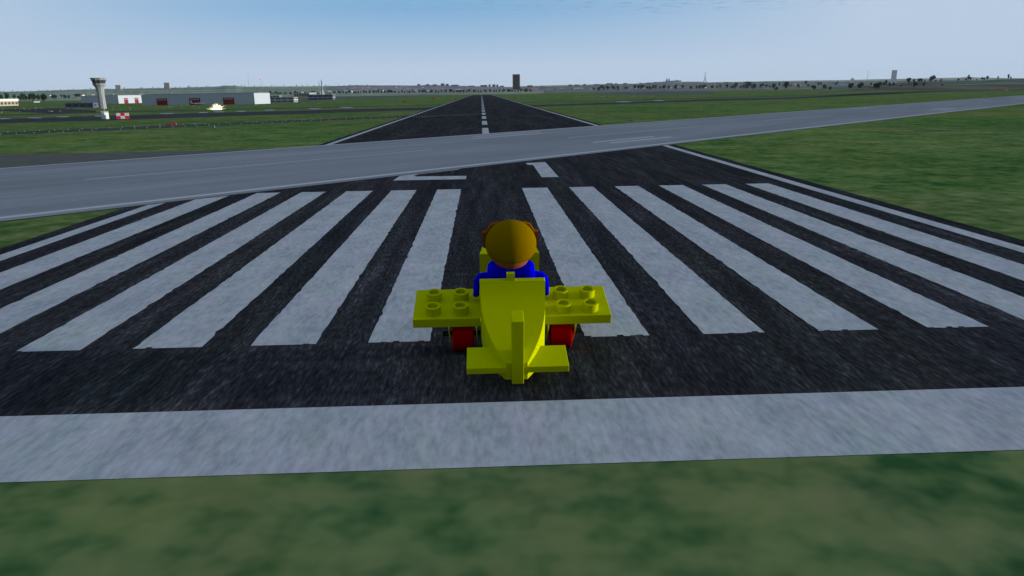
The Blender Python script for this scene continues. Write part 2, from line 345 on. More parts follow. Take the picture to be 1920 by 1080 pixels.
def corr(name):
    m = mat(name, (0.5, 0.5, 0.5), 0.6, 0.15); t = m.node_tree; tc = t.nodes.new('ShaderNodeTexCoord')
    w = t.nodes.new('ShaderNodeTexWave'); w.bands_direction = 'X'; w.inputs['Scale'].default_value = 0.14; w.inputs['Distortion'].default_value = 0
    mp = t.nodes.new('ShaderNodeVectorMath'); mp.operation = 'DOT_PRODUCT'; mp.inputs[1].default_value = (1, 1, 0)
    cx = t.nodes.new('ShaderNodeCombineXYZ'); t.links.new(tc.outputs['Object'], mp.inputs[0]); t.links.new(mp.outputs['Value'], cx.inputs[0]); t.links.new(cx.outputs[0], w.inputs['Vector'])
    r = t.nodes.new('ShaderNodeValToRGB'); t.links.new(w.outputs[0], r.inputs[0])
    r.color_ramp.elements[0].color = (0.36, 0.40, 0.445, 1); r.color_ramp.elements[1].color = (0.46, 0.50, 0.55, 1)
    r.color_ramp.elements[0].position = 0.1; r.color_ramp.elements[1].position = 0.5
    t.links.new(r.outputs[0], t.nodes['Principled BSDF'].inputs['Base Color']); return m
m_corr = corr('corrugated_metal')

def height_at(P, ytop):
    lo, hi = 0.0, 900.0
    for _ in range(50):
        mid = (lo+hi)/2
        if project(Vector((P.x, P.y, P.z+mid)))[1] > ytop: lo = mid
        else: hi = mid
    return lo
def frame(A, B):
    """root transform: origin A, local x along A->B, local y away from the camera"""
    d = B-A; return math.atan2(d.y, d.x), math.hypot(d.x, d.y)
def frame_back(A, B, dep):
    d = (B-A).normalized(); return B+Vector((-d.y, d.x, 0))*dep
def local_box(name, x0, x1, y0, y1, z0, z1, m, parent, bev=0):
    o = MB().box(x0, x1, y0, y1, z0, z1).build(name, m, parent); return o

def hangar(A, B, depth, H, doors_front=(), doors_end=(), label='', dw=0):
    a, L = frame(A, B); r = empty('hangar', (A.x, A.y, 0), (0, 0, a))
    mb = MB(); mb.box(0, L, 0, depth, 0, H); mb.build('wall', m_corr, r)
    mb = MB(); rise = H*0.06
    mb.add([(-.3, -.3, H+.01), (L+.3, -.3, H+.01), (L+.3, depth+.3, H+.01), (-.3, depth+.3, H+.01), (L*0+.0, depth/2, H+rise), (L, depth/2, H+rise)], [(0, 1, 5, 4), (2, 3, 4, 5), (1, 2, 5), (3, 0, 4), (0, 3, 2, 1)])
    mb.build('roof', m_slate, r)
    for x0, x1, h in doors_front:
        d = local_box('hangar_door', x0, x1, -.25, -.01, 0.02, h, m_dred, r)
        w = (x1-x0)
        for k in range(3): local_box('door_window', x0+w*(.10+.29*k), x0+w*(.32+.29*k), -.33, -.24, h*.74, h*.86, m_pw, d)
    for y0, y1, h in doors_end:
        d = local_box('hangar_door', L+.01, L+.25, y0, y1, 0.02, h, m_dred, r)
        w = y1-y0
        for k in range(3): local_box('door_window', L+.24, L+.33, y0+w*(.10+.29*k), y0+w*(.32+.29*k), h*.72, h*.84, m_pw, d)
    tag(r, label, 'hangar', 'corrugated hangars on the far left of the airfield'); return r
A, B = G(267, 198.0), G(478, 195.3); H = height_at(B, 174.3); L = (B-A).length
dep = 4.0
while project(frame_back(A, B, dep))[0] < 507: dep += 0.5
hangar(A, B, dep, H, [(L*(p0-267)/211, L*(p1-267)/211, H*.62) for p0, p1 in ((295.5, 315.5), (357, 377.5), (420, 440.5))],
       label='long grey corrugated hangar with three dark red doors and a sunlit cream end')
B2, C2 = G(223, 194.2), G(267.5, 193.0); n = Vector((-(C2-B2).y, (C2-B2).x, 0)).normalized()
Lf = min((l for l in [i*0.5 for i in range(20, 600)]), key=lambda l: abs(project(B2+n*l)[0]-154)); H = height_at(B2, 178.8); dl = (C2-B2).length
hangar(B2+n*Lf, B2, dl, H, [], [(dl*(p0-223)/44, dl*(p1-223)/44, H*.66) for p0, p1 in ((233, 240), (252.5, 259.5))], label='shorter corrugated hangar with two red doors in its sunlit cream end, behind the control tower')

def terminal(pl, yb, pr, ytop, depth, wall, label, floors=2, roof=m_white, rb=.93):
    """pl..pr: pixel span of the front, yb: row of its left foot; the lit right end goes back by depth"""
    A = G(pl, yb); H = height_at(A, ytop); L = 1.0
    while project(A+Vector((L, 0, 0)))[0] < pr: L += 0.5
    r = empty('terminal_building', (A.x, A.y, 0))
    MB().box(0, L, 0, depth, 0, H*rb).build('wall', wall, r)
    local_box('roof', -.6, L+.6, -.6, depth+.6, H*(rb+.002), H, roof, r)
    fh = H*rb/floors
    for k in range(floors):
        if k: MB().box(-.4, L+.4, -.4, -.01, fh*k-.3, fh*k+.3).box(L+.01, L+.4, -.4, depth, fh*k-.3, fh*k+.3).build('ledge', m_white, r)
        nw = max(4, int(L/8))
        for i in range(nw):
            x = L*(i+.5)/nw; local_box('window', x-L/nw*.33, x+L/nw*.33, -.12, -.005, fh*(k+.30), fh*(k+.78), m_dark, r)
        ne = max(2, int(depth/7))
        for i in range(ne):
            y = depth*(i+.5)/ne; local_box('window', L+.005, L+.12, y-depth/ne*.3, y+depth/ne*.3, fh*(k+.30), fh*(k+.78), m_dark, r)
    tag(r, label, 'terminal', 'low buildings round the airfield'); return r
terminal(-90, 200.5, -14, 186.9, 52, m_tan, 'low tan building with a bright white roof at the left border', 1, m_white, .68)
terminal(123, 202.4, 175, 193.6, 22, m_bluew, 'low dark blue building in front of the control tower base', 1, m_bluew)
terminal(505, 192.5, 551, 182.8, 20, m_grey, 'two storey grey terminal just right of the cream hangar end', 2, m_grey)
terminal(500, 184.8, 524, 179.6, 20, m_grey, 'small grey block behind the two storey terminal by the hangar', 1, m_grey)
terminal(551, 182.4, 580, 174.4, 110, m_grey, 'long grey hall with a thin white roof left of the two rockets', 1)
terminal(577.5, 187.4, 624, 177.8, 22, m_bluew, 'two storey blue grey building standing in front of the two rockets', 2, m_grey)

# control tower
P = G(193, 204.0); s = pxm(P); Htop = height_at(P, 146.0)
ct = empty('control_tower', P); k = Htop/58.0      # metres per pixel row of its height
def oct_ring(r, z, n=10): return [Vector((math.cos(2*math.pi*(i+.5)/n)*r, math.sin(2*math.pi*(i+.5)/n)*r, z)) for i in range(n)]
mb = MB(); mb.loft([oct_ring(6.9*k, 0), oct_ring(6.7*k, 12*k), oct_ring(6.5*k, 28*k), oct_ring(7.2*k, 36*k), oct_ring(8.2*k, 40.5*k), oct_ring(11.8*k, 45.5*k), oct_ring(12.2*k, 47.6*k)])
m_tower = mat('tower_concrete', (0.29, 0.305, 0.31)); mb.build('shaft', m_tower, ct)
MB().loft([oct_ring(10.3*k, 47.65*k), oct_ring(12.8*k, 53.6*k)]).build('cab_window', m_dark, ct)
MB().loft([oct_ring(12.9*k, 53.65*k), oct_ring(14.6*k, 57.4*k), oct_ring(14.6*k, 58*k)]).build('cab_roof', m_tower, ct)
for i in range(10):
    a, b = oct_ring(10.45*k, 47.8*k)[i], oct_ring(12.95*k, 53.5*k)[i]
    MB().tube(a, b, .22*k, n=5).build('mullion', m_grey, ct)
tag(ct, 'grey control tower with a flared dark windowed cab', 'control tower')

# white radio cabin with its leaning lattice mast
P = G(198, 223.2); s = pxm(P)
rc = empty('radio_cabin', P, (0, 0, math.radians(-32)))
wc = bevel(MB().box(-4.6*s, 4.6*s, -4.6*s, 4.6*s, 0, 12.3*s).build('cabin', m_white, rc), .08)
for i in range(5):
    for sx_, sy_ in ((i/4*9-4.5, -4.5), (-4.5, i/4*9-4.5), (i/4*9-4.5, 4.5), (4.5, i/4*9-4.5)):
        if (i in (0, 4)) and sx_ == -4.5 and sy_ != -4.5: continue
        MB().tube((sx_*s, sy_*s, 12.3*s), (sx_*s, sy_*s, 14.4*s), .28*s, n=5).build('rail_post', m_white, rc)
for sx_ in (-4.5, 4.5):
    MB().box(sx_*s-.1*s, sx_*s+.1*s, -4.5*s, 4.5*s, 13.9*s, 14.2*s).build('rail', m_white, rc)
    MB().box(-4.5*s, 4.5*s, sx_*s-.1*s, sx_*s+.1*s, 14.25*s, 14.5*s).build('rail', m_white, rc)
tag(rc, 'small white box cabin with a railed roof beside the checkered cabin', 'cabin')
ms = MB(); top = Vector((P.x, P.y, 13*s)); 
mm = empty('radio_mast', (P.x, P.y, 12.3*s))
for dx, dy in ((-.7, -.7), (.7, -.7), (0, .8)):
    ms.tube((dx*s, dy*s, 0), (dx*s*.35, dy*s*.35, 31*s), .2*s, n=5)
for i in range(14):
    z0, z1 = i*2.2*s, (i+1)*2.2*s; f0, f1 = (1-.65*i/14)*s, (1-.65*(i+1)/14)*s
    q = [(-.7, -.7), (.7, -.7), (0, .8)]
    for a_, b_ in ((0, 1), (1, 2), (2, 0)): ms.tube((q[a_][0]*f0, q[a_][1]*f0, z0), (q[b_][0]*f1, q[b_][1]*f1, z1), .13*s, n=4)
ms.build('lattice', m_white, mm)
MB().tube((0, 0, 31*s), (0, 0, 42*s), .16*s, n=5).build('antenna', m_white, mm)
MB().box(-.5*s, .5*s, -.5*s, .5*s, 12*s, 22*s).build('cover', m_white, mm)
tag(mm, 'slender white lattice radio mast standing on the white cabin', 'mast')

# red and white checkered cabin
P = G(231, 223.0); s = pxm(P)
cc = empty('checkered_cabin', P, (0, 0, math.radians(22)))
for side in range(1):
    pass
mb = MB(); w, h, dd = 21*s/3, 5.2*s, 8*s
for i in range(3):
    for j in range(2):
        mb.box(-10.5*s+i*w, -10.5*s+(i+1)*w, -dd/2, dd/2, j*h+.4*s, (j+1)*h+.4*s, (i+j) % 2)
mb.build('cabin', m_red, cc, mats=[m_red, mat('checker_white', (.55, .55, .58))])
MB().box(-9.5*s, 9.5*s, -dd/2+.3*s, dd/2-.3*s, 0, .4*s).build('base', m_grey, cc)
tag(cc, 'red and white checkered equipment cabin right of the white cabin', 'cabin')

# signs on the grass
def sign(px, py, wpx, hpx, m, label, inner=None, legs=2):
    P = G(px, py); s = pxm(P); r = empty('airfield_sign', P, (0, 0, 0))
    MB().box(-wpx/2*s, wpx/2*s, -.15, .15, .35*hpx*s*.4, hpx*s).build('panel', m, r)
    for q in (-.35, .35): MB().box(wpx*q*s-.08, wpx*q*s+.08, -.1, .1, 0, .35*hpx*s*.4).build('leg', m_grey, r)
    if inner:
        for q in inner: MB().box(wpx*(q-.04)*s, wpx*(q+.04)*s, -.17, -.152, hpx*s*.45, hpx*s*.75).build('marking', m_pw, r)
    tag(r, label, 'sign', 'signs along the taxiways'); return r
m_sred = mat('bright_red_sign', (0.95, 0.09, 0.06)); m_sor = mat('orange_sign', (0.5, 0.14, 0.05)); m_sye = mat('yellow_sign', (0.6, 0.55, 0.06)); m_sgr = mat('grey_cabinet', (0.22, 0.25, 0.3))
sign(321.5, 235, 18, 4.6, m_sred, 'bright red sign board on the grass above the lit taxiway', (-.28, -.08, .05, .17, .3))
sign(401.5, 240, 2.6, 5, m_sgr, 'small upright grey cabinet at the edge of the lit taxiway')
sign(765, 215.5, 5, 3, m_sgr, 'low grey box on the grass left of the dark runway')
sign(1182.5, 228.5, 7, 4.5, m_sgr, 'low grey box on the grass right of the dark runway')
sign(758, 192.5, 7, 3.2, m_sor, 'faint orange sign board on the far grass left of the runway')
sign(813, 185.6, 5, 2.4, m_sor, 'small orange sign further along the runway, left of its far end')
sign(846, 180, 4, 2, m_sor, 'tiny orange sign nearest the far end of the runway')
sign(965, 184, 5, 2.6, m_sor, 'orange sign on the grass just right of the far runway')
sign(1869, 170, 6, 2.6, m_sred, 'red sign board on the far right grass')
sign(1887, 169.6, 7, 1.6, m_sye, 'flat yellow sign board next to the far right red sign')
sign(1911, 169.4, 5, 1.6, m_sor, 'orange sign at the right border beyond the grey runway')
sign(1846.5, 182.2, 5, 2.2, m_sye, 'small yellow sign beside the far grey runway')
# low dark marker post among the left taxiway lights
P = G(67.5, 207.5); s = pxm(P); r = empty('marker_post', P)
MB().tube((0, 0, 0), (-.8*s, 0, 3.6*s), .9*s, .6*s, n=8).build('post', m_dark, r); MB().lathe([(.05, 3.6*s), (.6*s, 4*s), (.4*s, 4.6*s), (.02, 4.8*s)], (-.8*s, 0, 0), 8).build('cap', m_white, r)
tag(r, 'short black marker post on the far left apron', 'post')

# lit strobe, its glare built as solid glowing spikes
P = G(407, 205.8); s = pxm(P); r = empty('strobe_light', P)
m_glow = mat('strobe_glare', (1.0, 0.93, 0.55), emit=1.2); m_glow2 = mat('strobe_core', (1.0, 0.98, 0.80), emit=1.2)
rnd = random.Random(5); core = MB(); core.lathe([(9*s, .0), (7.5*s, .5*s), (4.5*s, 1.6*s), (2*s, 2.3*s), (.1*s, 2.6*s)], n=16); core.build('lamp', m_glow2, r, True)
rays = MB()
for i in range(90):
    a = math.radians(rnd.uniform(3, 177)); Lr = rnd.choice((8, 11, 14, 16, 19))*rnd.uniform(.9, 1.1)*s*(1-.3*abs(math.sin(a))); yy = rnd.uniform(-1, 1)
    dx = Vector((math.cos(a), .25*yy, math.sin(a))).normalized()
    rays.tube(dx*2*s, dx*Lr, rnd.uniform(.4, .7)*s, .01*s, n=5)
rays.build('glare_spikes', m_glow, r)
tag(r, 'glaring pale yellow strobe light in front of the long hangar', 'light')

# parked small plane at the hangar door
P = G(373, 196.8); s = pxm(P); r = empty('parked_airplane', P, (0, 0, math.radians(20)))
m_pl = mat('white_plane_paint', (.6, .62, .62))
fus = MB(); prof = [(-7, .15, 1.7), (-5, .4, 1.5), (-2, .8, 1.3), (1, .95, 1.3), (4, .8, 1.2), (6, .45, 1.1), (7, .1, 1.05)]
fus.loft([[Vector((x, math.cos(t)*rr, z+math.sin(t)*rr)) for t in [2*math.pi*i/10 for i in range(10)]] for x, rr, z in prof]); fus.build('fuselage', m_pl, r, True)
MB().box(-.6, 1.2, -7, 7, 2.0, 2.15).build('wing', m_pl, r); MB().box(-6.9, -5.9, -2.2, 2.2, 1.7, 1.8).build('tailplane', m_pl, r)
MB().add([(-7.2, -.08, 1.7), (-5.6, -.08, 1.7), (-6.7, -.08, 4.2), (-7.6, -.08, 4.2), (-7.2, .08, 1.7), (-5.6, .08, 1.7), (-6.7, .08, 4.2), (-7.6, .08, 4.2)], [(0, 1, 2, 3), (7, 6, 5, 4), (0, 4, 5, 1), (1, 5, 6, 2), (2, 6, 7, 3), (3, 7, 4, 0)]).build('fin', m_pl, r)
for x, y in ((0, -1.4), (0, 1.4), (4.6, 0)): MB().tube((x, y-.12, .35), (x, y+.12, .35), .35, n=10).build('wheel', m_dark, r)
tag(r, 'small white airplane parked before the middle red door of the long hangar', 'airplane')

# two rockets standing upright
def rocket(px, pyb, ytop, wpx, boosters, label, m):
    P = G(px, pyb); s = pxm(P); H = height_at(P, ytop); r = empty('rocket', P); w = wpx/2*s
    b = MB(); b.lathe([(w, 0), (w, H*.62), (w*.78, H*.66), (w*.78, H*.86), (w*.6, H*.93), (.02, H)], n=14); shade_auto(b.build('rocket_body', m, r))
    for k_ in range(boosters):
        a = math.pi*2*k_/boosters + .3; c = (math.cos(a)*w*1.55, math.sin(a)*w*1.55, 0)
        bb = MB(); bb.lathe([(w*.55, 0), (w*.5, H*.36), (.02, H*.47)], c, 10); bb.build('booster', m_white, r)
    tag(r, label, 'rocket', 'two rockets on display at the museum'); return r
m_rg = mat('rocket_grey', (.26, .29, .34))
rocket(600.6, 186, 151.6, 1.5, 2, 'thin dark rocket on the left, the lower of the two', m_rg)
rocket(605.4, 186, 148.8, 3.0, 4, 'taller thick grey rocket with white side boosters', m_rg)

# tall blocks on the horizon
def block(px, yb, ytop, wpx, m, label, turn=0.0, wm=m_dark, D=None, cat='tower block', rows=8, cols=4):
    P = place(px, yb); s = pxm(P); H = height_at(P, ytop); w = wpx/2*s
    r = empty('tower_block', P, (0, 0, -math.atan2(P.x, P.y)+turn))
    local_box('wall', -w, w, 0, w*1.6, -3, H, m, r)
    local_box('roof', -w*1.02, w*1.02, -w*.03, w*1.63, H+.02, H+H*.012, m_grey, r)
    for j in range(rows):
        z = H*(.06+.9*j/rows); local_box('window_band', -w*.9, w*.9, -w*.02, -w*.002, z, z+H*.45/rows, wm, r)
    tag(r, label, cat); return r
m_bb = mat('brown_glass', (.07, .065, .07)); m_gg = mat('grey_glass', (.42, .42, .43)); m_pg = mat('pale_grey_wall', (.52, .50, .48))
block(968.2, 168, 139.5, 13.6, m_brick, 'tall dark brown tower block beyond the far end of the runway', wm=m_bb, rows=14)
m_pt = mat('white_tower_wall', (.85, .83, .82)); m_pw2 = mat('pale_window_band', (.68, .67, .68))  # wall and windows whitened in place of sunlight on the tower's face
block(1674.5, 157.5, 131.8, 9, m_pt, 'tall pale grey tower block far off on the right', wm=m_pw2, rows=12)
block(1597.5, 156.5, 147.0, 6.2, m_pt, 'short pale block left of the tall pale tower', wm=m_pw2, rows=4)
m_bg = mat('mid_grey_wall', (.30, .29, .29)); m_bw = mat('mid_grey_windows', (.22, .22, .23))
block(221.8, 168.5, 159.5, 8.6, m_bg, 'squat grey block on the green hill right of the control tower', wm=m_bw, rows=4, turn=-.25)
block(313.3, 166.5, 155.0, 9.2, m_bg, 'grey block on the green hill above the long hangar', wm=m_bw, rows=5, turn=-.25)

# masts
def mast(px, yb, ytop, label, ball=False, m=m_grey, th=.35):
    P = place(px, yb); s = pxm(P); H = height_at(P, ytop); r = empty('antenna_mast', P)
    MB().tube((0, 0, -2), (0, 0, H), th*s, th*.6*s, n=5).build('pole', m, r)
    if ball: bpy_ball(r, H, 1.7*s)
    else: MB().box(-.7*s, .7*s, -.2*s, .2*s, H*.9, H*.92).build('crossbar', m, r)
    tag(r, label, 'mast')
def bpy_ball(r, H, rad):
    b = MB(); b.lathe([(rad*math.sin(math.pi*i/8)+1e-3, H-rad*math.cos(math.pi*i/8)) for i in range(9)], n=12); b.build('red_lamp', mat('red_beacon', (.9, .25, .35), emit=.5), r, True)
mast(467, 163.2, 140, 'very thin tall grey mast on the green hill')
mast(491, 162.8, 148, 'thin mast topped by a round red beacon', True, m_pg)
mast(1625.5, 156, 131, 'very thin tall mast left of the pale grey tower')

# church with two spires
P = place(1253, 152.6); s = pxm(P); r = empty('twin_spired_church', P, (0, 0, -math.atan2(P.x, P.y)))
for q, hh in ((-2.9, 7.2), (1.2, 6.6)):
    b = MB(); b.box(q*s-1.35*s, q*s+1.35*s, 0, 2.6*s, -2*s, 3.1*s); t_ = MB()
    t = b.build('bell_tower', m_stone, r)
    sp = MB(); sp.lathe([(1.25*s, 3.1*s), (.95*s, 4.2*s), (.35*s, 5.6*s), (.02, hh*s)], (q*s, 1.3*s, 0), 8); sp.build('spire', m_stone, t)
MB().box(-4.5*s, 3.5*s, 2.7*s, 9*s, -2*s, .9*s).build('nave', m_stone, r)
tag(r, 'grey stone church with two pointed spires on the hilltop', 'church')
P = place(1270, 152.4); s = pxm(P); r = empty('domed_hall', P, (0, 0, -math.atan2(P.x, P.y)))
MB().box(-7*s, 7*s, 0, 5*s, -2*s, 1.4*s).build('wall', m_stone, r); b = MB(); b.lathe([(2.8*s, 1.4*s), (2.3*s, 2.0*s), (1.2*s, 2.5*s), (.02, 2.7*s)], (-1*s, 2.5*s, 0), 12); b.build('dome', m_stone, r, True)
tag(r, 'long low domed hall on the hilltop right of the church', 'building')

# lattice tower
P = Vector((0, 0, 0)); d = ray(1321.6, 156.0); hd = math.hypot(d.x, d.y); D = 9500
P = Vector((d.x/hd*D, d.y/hd*D, 0)); s = pxm(P); z0 = CAMZ + D*d.z/hd; H = 21.3*s
r = empty('lattice_tower', (P.x, P.y, 0), (0, 0, -math.atan2(P.x, P.y)+.1))
m_iron = mat('iron', (.20, .21, .25))
def half(z): return s*(.32+2.9*max(0, 1-z/(H*.92))**2.6)
for sx_, sy_ in ((-1, -1), (1, -1), (1, 1), (-1, 1)):
    b = MB(); rings = []
    for i in range(13):
        z = H*.92*i/12; hw = half(z); th = s*(.62*(1-i/12)+.22)
        c_ = Vector((sx_*hw, sy_*hw, z0+z)); rings.append([c_+Vector((a_*th*.5, b_*th*.5, 0)) for a_, b_ in ((-1, -1), (1, -1), (1, 1), (-1, 1))])
    b.loft(rings); b.build('leg', m_iron, r)
for z, t_ in ((H*.19, .35), (H*.36, .35), (H*.86, .5)):
    hw = half(z)+.35*s; MB().box(-hw, hw, -hw, hw, z0+z, z0+z+t_*s).build('platform', m_iron, r)
MB().tube((0, 0, z0+H*.86), (0, 0, z0+H), .22*s, .1*s, n=6).build('antenna', m_iron, r)
MB().box(-.7*s, .7*s, -.7*s, .7*s, -z0*0-0+0, z0).build('pier', m_stone, r)
tag(r, 'slender open lattice tower rising behind the city hill', 'tower')

# ------------------------------------------------------------------ trees
m_leaf = [mat('dark_leaf', (0.010, 0.026, 0.008), 0.9, 0), mat('mid_leaf', (0.016, 0.040, 0.011), 0.9, 0), mat('light_leaf', (0.035, 0.062, 0.018), 0.9, 0)]
m_bark = mat('bark', (0.05, 0.04, 0.03))
def tree_meshes(seed, shape):
    """unit-height tree: crown of leaf clumps and a limbed trunk, as two meshes"""
    rnd = random.Random(seed); cr = MB(); tr = MB()
    if shape == 'round': c0, rx, rz = .58, .30, .40
    elif shape == 'wide': c0, rx, rz = .57, .39, .39
    else: c0, rx, rz = .55, .17, .44
    base = .0
    lobes = [(Vector((rnd.uniform(-.55, .55)*rx, rnd.uniform(-.55, .55)*rx, c0+rnd.uniform(-.5, .55)*rz)), rnd.uniform(.38, .62)) for _ in range(9)]
    for lc, lr in lobes:
        for i in range(38):
            v = Vector((rnd.gauss(0, 1), rnd.gauss(0, 1), rnd.gauss(0, 1))).normalized()
            p = lc + Vector((v.x*rx*lr, v.y*rx*lr, v.z*rz*lr))*rnd.uniform(.55, 1.05)
            sz = rnd.uniform(.04, .085); nrm = (v+Vector((rnd.uniform(-.6, .6), rnd.uniform(-.6, .6), rnd.uniform(-.3, .8)))).normalized()
            a = nrm.orthogonal().normalized(); b = nrm.cross(a)
            ang = rnd.uniform(0, 3.14); a, b = a*math.cos(ang)+b*math.sin(ang), b*math.cos(ang)-a*math.sin(ang)
            cr.add([p+a*sz*1.3, p+b*sz, p-a*sz*1.1, p-b*sz*.9], [(0, 1, 2, 3)], rnd.choice((0, 0, 1, 1, 2)))
    tr.tube((0, 0, -.04), (0, 0, c0), .028, .016, n=6)
    for i in range(5):
        a = i*1.3; tr.tube((0, 0, c0*.55+.03*i), (math.cos(a)*rx*.55, math.sin(a)*rx*.55, c0+.1), .012, .005, n=4)
    def mk(mb, name, mats):
        me = bpy.data.meshes.new(name); me.from_pydata([tuple(v) for v in mb.v], [], mb.f)
        for x in mats: me.materials.append(x)
        for p, k_ in zip(me.polygons, mb.k): p.material_index = k_
        return me
    # one mesh for far trees (crown + trunk together)
    nv = len(cr.v); al = MB(); al.v = cr.v+tr.v; al.f = cr.f+[tuple(i+nv for i in f) for f in tr.f]; al.k = cr.k+[3]*len(tr.f)
    return mk(cr, 'crown', m_leaf), mk(tr, 'trunk', [m_bark]), mk(al, 'tree', m_leaf+[m_bark])
kinds = {'round': [tree_meshes(i, 'round') for i in (1, 2, 3)], 'wide': [tree_meshes(i, 'wide') for i in (4, 5)], 'slim': [tree_meshes(i, 'slim') for i in (6, 7)]}
ORD = 'first second third fourth fifth sixth seventh eighth ninth tenth eleventh twelfth thirteenth fourteenth fifteenth sixteenth seventeenth eighteenth nineteenth twentieth'.split()
counts = {}
def nth(key):
    counts[key] = counts.get(key, 0)+1; k = counts[key]
    return ORD[k-1] if k <= 20 else 'twenty-'+ORD[k-21] if k <= 29 else 'thirtieth' if k == 30 else 'thirty-'+ORD[k-31]
def tree(px, yb, hpx, shape, label, group, parts=False):
    P = place(px, yb); s = pxm(P)*hpx*1.22; ms_ = random.choice(kinds[shape])
    if parts:
        r = empty('tree', P, (0, 0, random.uniform(0, 6)))
        for nm, me in (('crown', ms_[0]), ('trunk', ms_[1])):
            o = bpy.data.objects.new(nm, me); C.objects.link(o); o.parent = r
    else:
        r = bpy.data.objects.new('tree', ms_[2]); C.objects.link(r); r.location = P; r.rotation_euler = (0, 0, random.uniform(0, 6))
    r.scale = (s*random.uniform(.9, 1.15), s*random.uniform(.9, 1.15), s)
    tag(r, label, 'tree', group); return r
# left trees beyond the white roofed building
for px, yb, h, sh in sorted(((2, 190, 11, 'wide'), (14, 189.5, 10, 'round'), (15.5, 188, 12, 'round'), (27, 189, 10, 'round'), (39, 190, 10, 'wide'), (45, 189.5, 12, 'wide'), (50, 190, 9, 'round'), (61, 191.5, 15, 'round'), (64, 191, 13, 'round'), (71, 190, 11, 'wide'), (84, 192.5, 15, 'round'), (82, 190.5, 11, 'round'), (101, 187, 9, 'wide'), (105, 187, 8, 'round'), (122, 185.5, 7, 'wide'), (129.5, 186, 6.5, 'round'), (115, 184, 6, 'round'), (143, 184, 7, 'round'), (149, 184, 7, 'round'))):
    tree(px, yb, h, sh, 'dark broadleaf tree, %s from the left border, beyond the white roofed building' % nth('l'), 'trees behind the left buildings', True)
# right row along the airfield border (px, base y, height)
right = [(1113, 170.5, 6), (1122, 170.8, 6), (1127, 168.5, 8), (1132, 170.6, 8), (1138, 170, 8), (1142, 168, 5), (1149, 168.5, 7), (1152, 169.8, 6), (1158, 168, 6), (1159, 170.5, 5), (1172, 168.5, 5), (1176, 167.5, 4), (1190, 167.5, 7), (1197, 168.5, 8), (1204, 169, 9), (1213, 168.5, 6), (1218, 169.5, 7), (1225, 169, 9), (1229, 167.8, 7), (1238, 168.3, 6), (1245, 168.5, 8), (1254, 167.8, 6), (1266, 169.2, 9), (1280, 166.5, 6), (1295, 168.4, 7), (1306, 167.2, 6), (1312, 168.3, 8), (1318, 167.2, 7), (1322, 166, 7), (1335, 166.8, 6), (1344, 166.2, 5), (1350, 165.5, 6), (1363, 166, 7), (1371, 167.6, 6), (1376, 167.9, 8), (1380, 164.5, 8), (1389, 166.3, 5), (1394, 167, 7), (1399, 167.5, 9), (1403, 166, 11), (1413, 168.5, 10), (1426, 165.5, 7), (1430, 164.5, 7), (1437, 165.2, 6), (1443, 164.6, 4), (1449.5, 168.5, 10), (1450.5, 166.5, 8), (1456, 171, 7), (1461, 162, 7), (1468, 163.5, 4), (1472, 170, 14), (1475, 165, 10), (1480, 163, 4), (1484, 163, 4), (1497, 166.8, 8), (1511, 159.5, 7), (1515, 164.5, 6), (1524, 168.8, 8), (1527, 170, 9), (1534, 161.5, 6), (1539, 160.5, 6), (1545, 168, 8), (1556, 170.4, 7), (1567, 161, 6), (1570, 157.5, 5), (1593, 169.5, 12), (1597, 164.5, 8), (1609, 167.5, 8), (1613, 166.5, 9), (1615, 162.5, 7), (1633, 161, 5), (1641, 167, 9), (1645, 167.5, 10), (1650, 162, 7), (1657, 161, 6), (1661.5, 159, 8), (1668, 163.5, 7), (1675, 161.5, 6), (1688, 164, 4), (1703, 157.5, 10), (1715, 165.5, 11), (1723, 155.5, 7), (1726, 155.5, 8), (1731, 163, 7), (1749, 154, 11), (1754, 154, 4), (1766, 162, 4), (1744, 153.8, 5)]
for px, yb, h in right:
    sh = 'slim' if px in (1661.5, 1461, 1539) else random.choice(('round', 'round', 'wide'))
    tree(px, yb, h, sh, ('larger dark tree, %s from the left among the larger ones on the right airfield border' % nth('r')) if h >= 9 else 'small dark tree standing along the right airfield border', 'trees along the right airfield border', h >= 9)
for px, yb, h, sh in sorted(((1811, 152.5, 5, 'wide'), (1815, 151.5, 10, 'slim'), (1818, 151.8, 7, 'round'), (1797, 153, 5, 'wide'), (1831, 151.8, 3, 'wide'), (1841, 151, 6, 'round'), (1845, 151, 5, 'round'), (1850, 150.6, 7, 'round'), (1871, 149.7, 6, 'slim'), (1890, 149, 9, 'slim'), (1895, 149, 5, 'slim'), (1764, 154.5, 6, 'slim'), (1734, 155, 5, 'slim'), (1713, 156, 7, 'slim'))):
    tree(px, yb, h, sh, 'dark tree on the crest of the far right hill, %s from the left' % nth('c'), 'trees on the dark hill crest')
# hedge trees behind the far grass, left of and beyond the runway
for i in range(92):
    px = 505+(1000-505)*(i+random.uniform(-.4, .4))/92
    yb = 178-5.2*(px-505)/495+random.uniform(-.5, .3)
    if 946 < px < 950: continue
    tree(px, yb, random.uniform(3.4, 6.2), random.choice(('round', 'wide')), 'small dark tree in the hedge line beyond the far grass', 'hedge trees beyond the far grass')
# thin trees along the green hill's skyline
for i in range(62):
    px = 0+700*(i+random.uniform(-.45, .45))/62
    tree(px, interp([(0, 172), (60, 171), (110, 169), (160, 167.5), (260, 165.8), (340, 164.2), (400, 162.6), (455, 162.3), (700, 160.2)], px)+.7, random.uniform(1.6, 3.2), random.choice(('round', 'slim')), 'tiny grey green tree on the skyline of the green hill', 'trees on the green hill skyline')

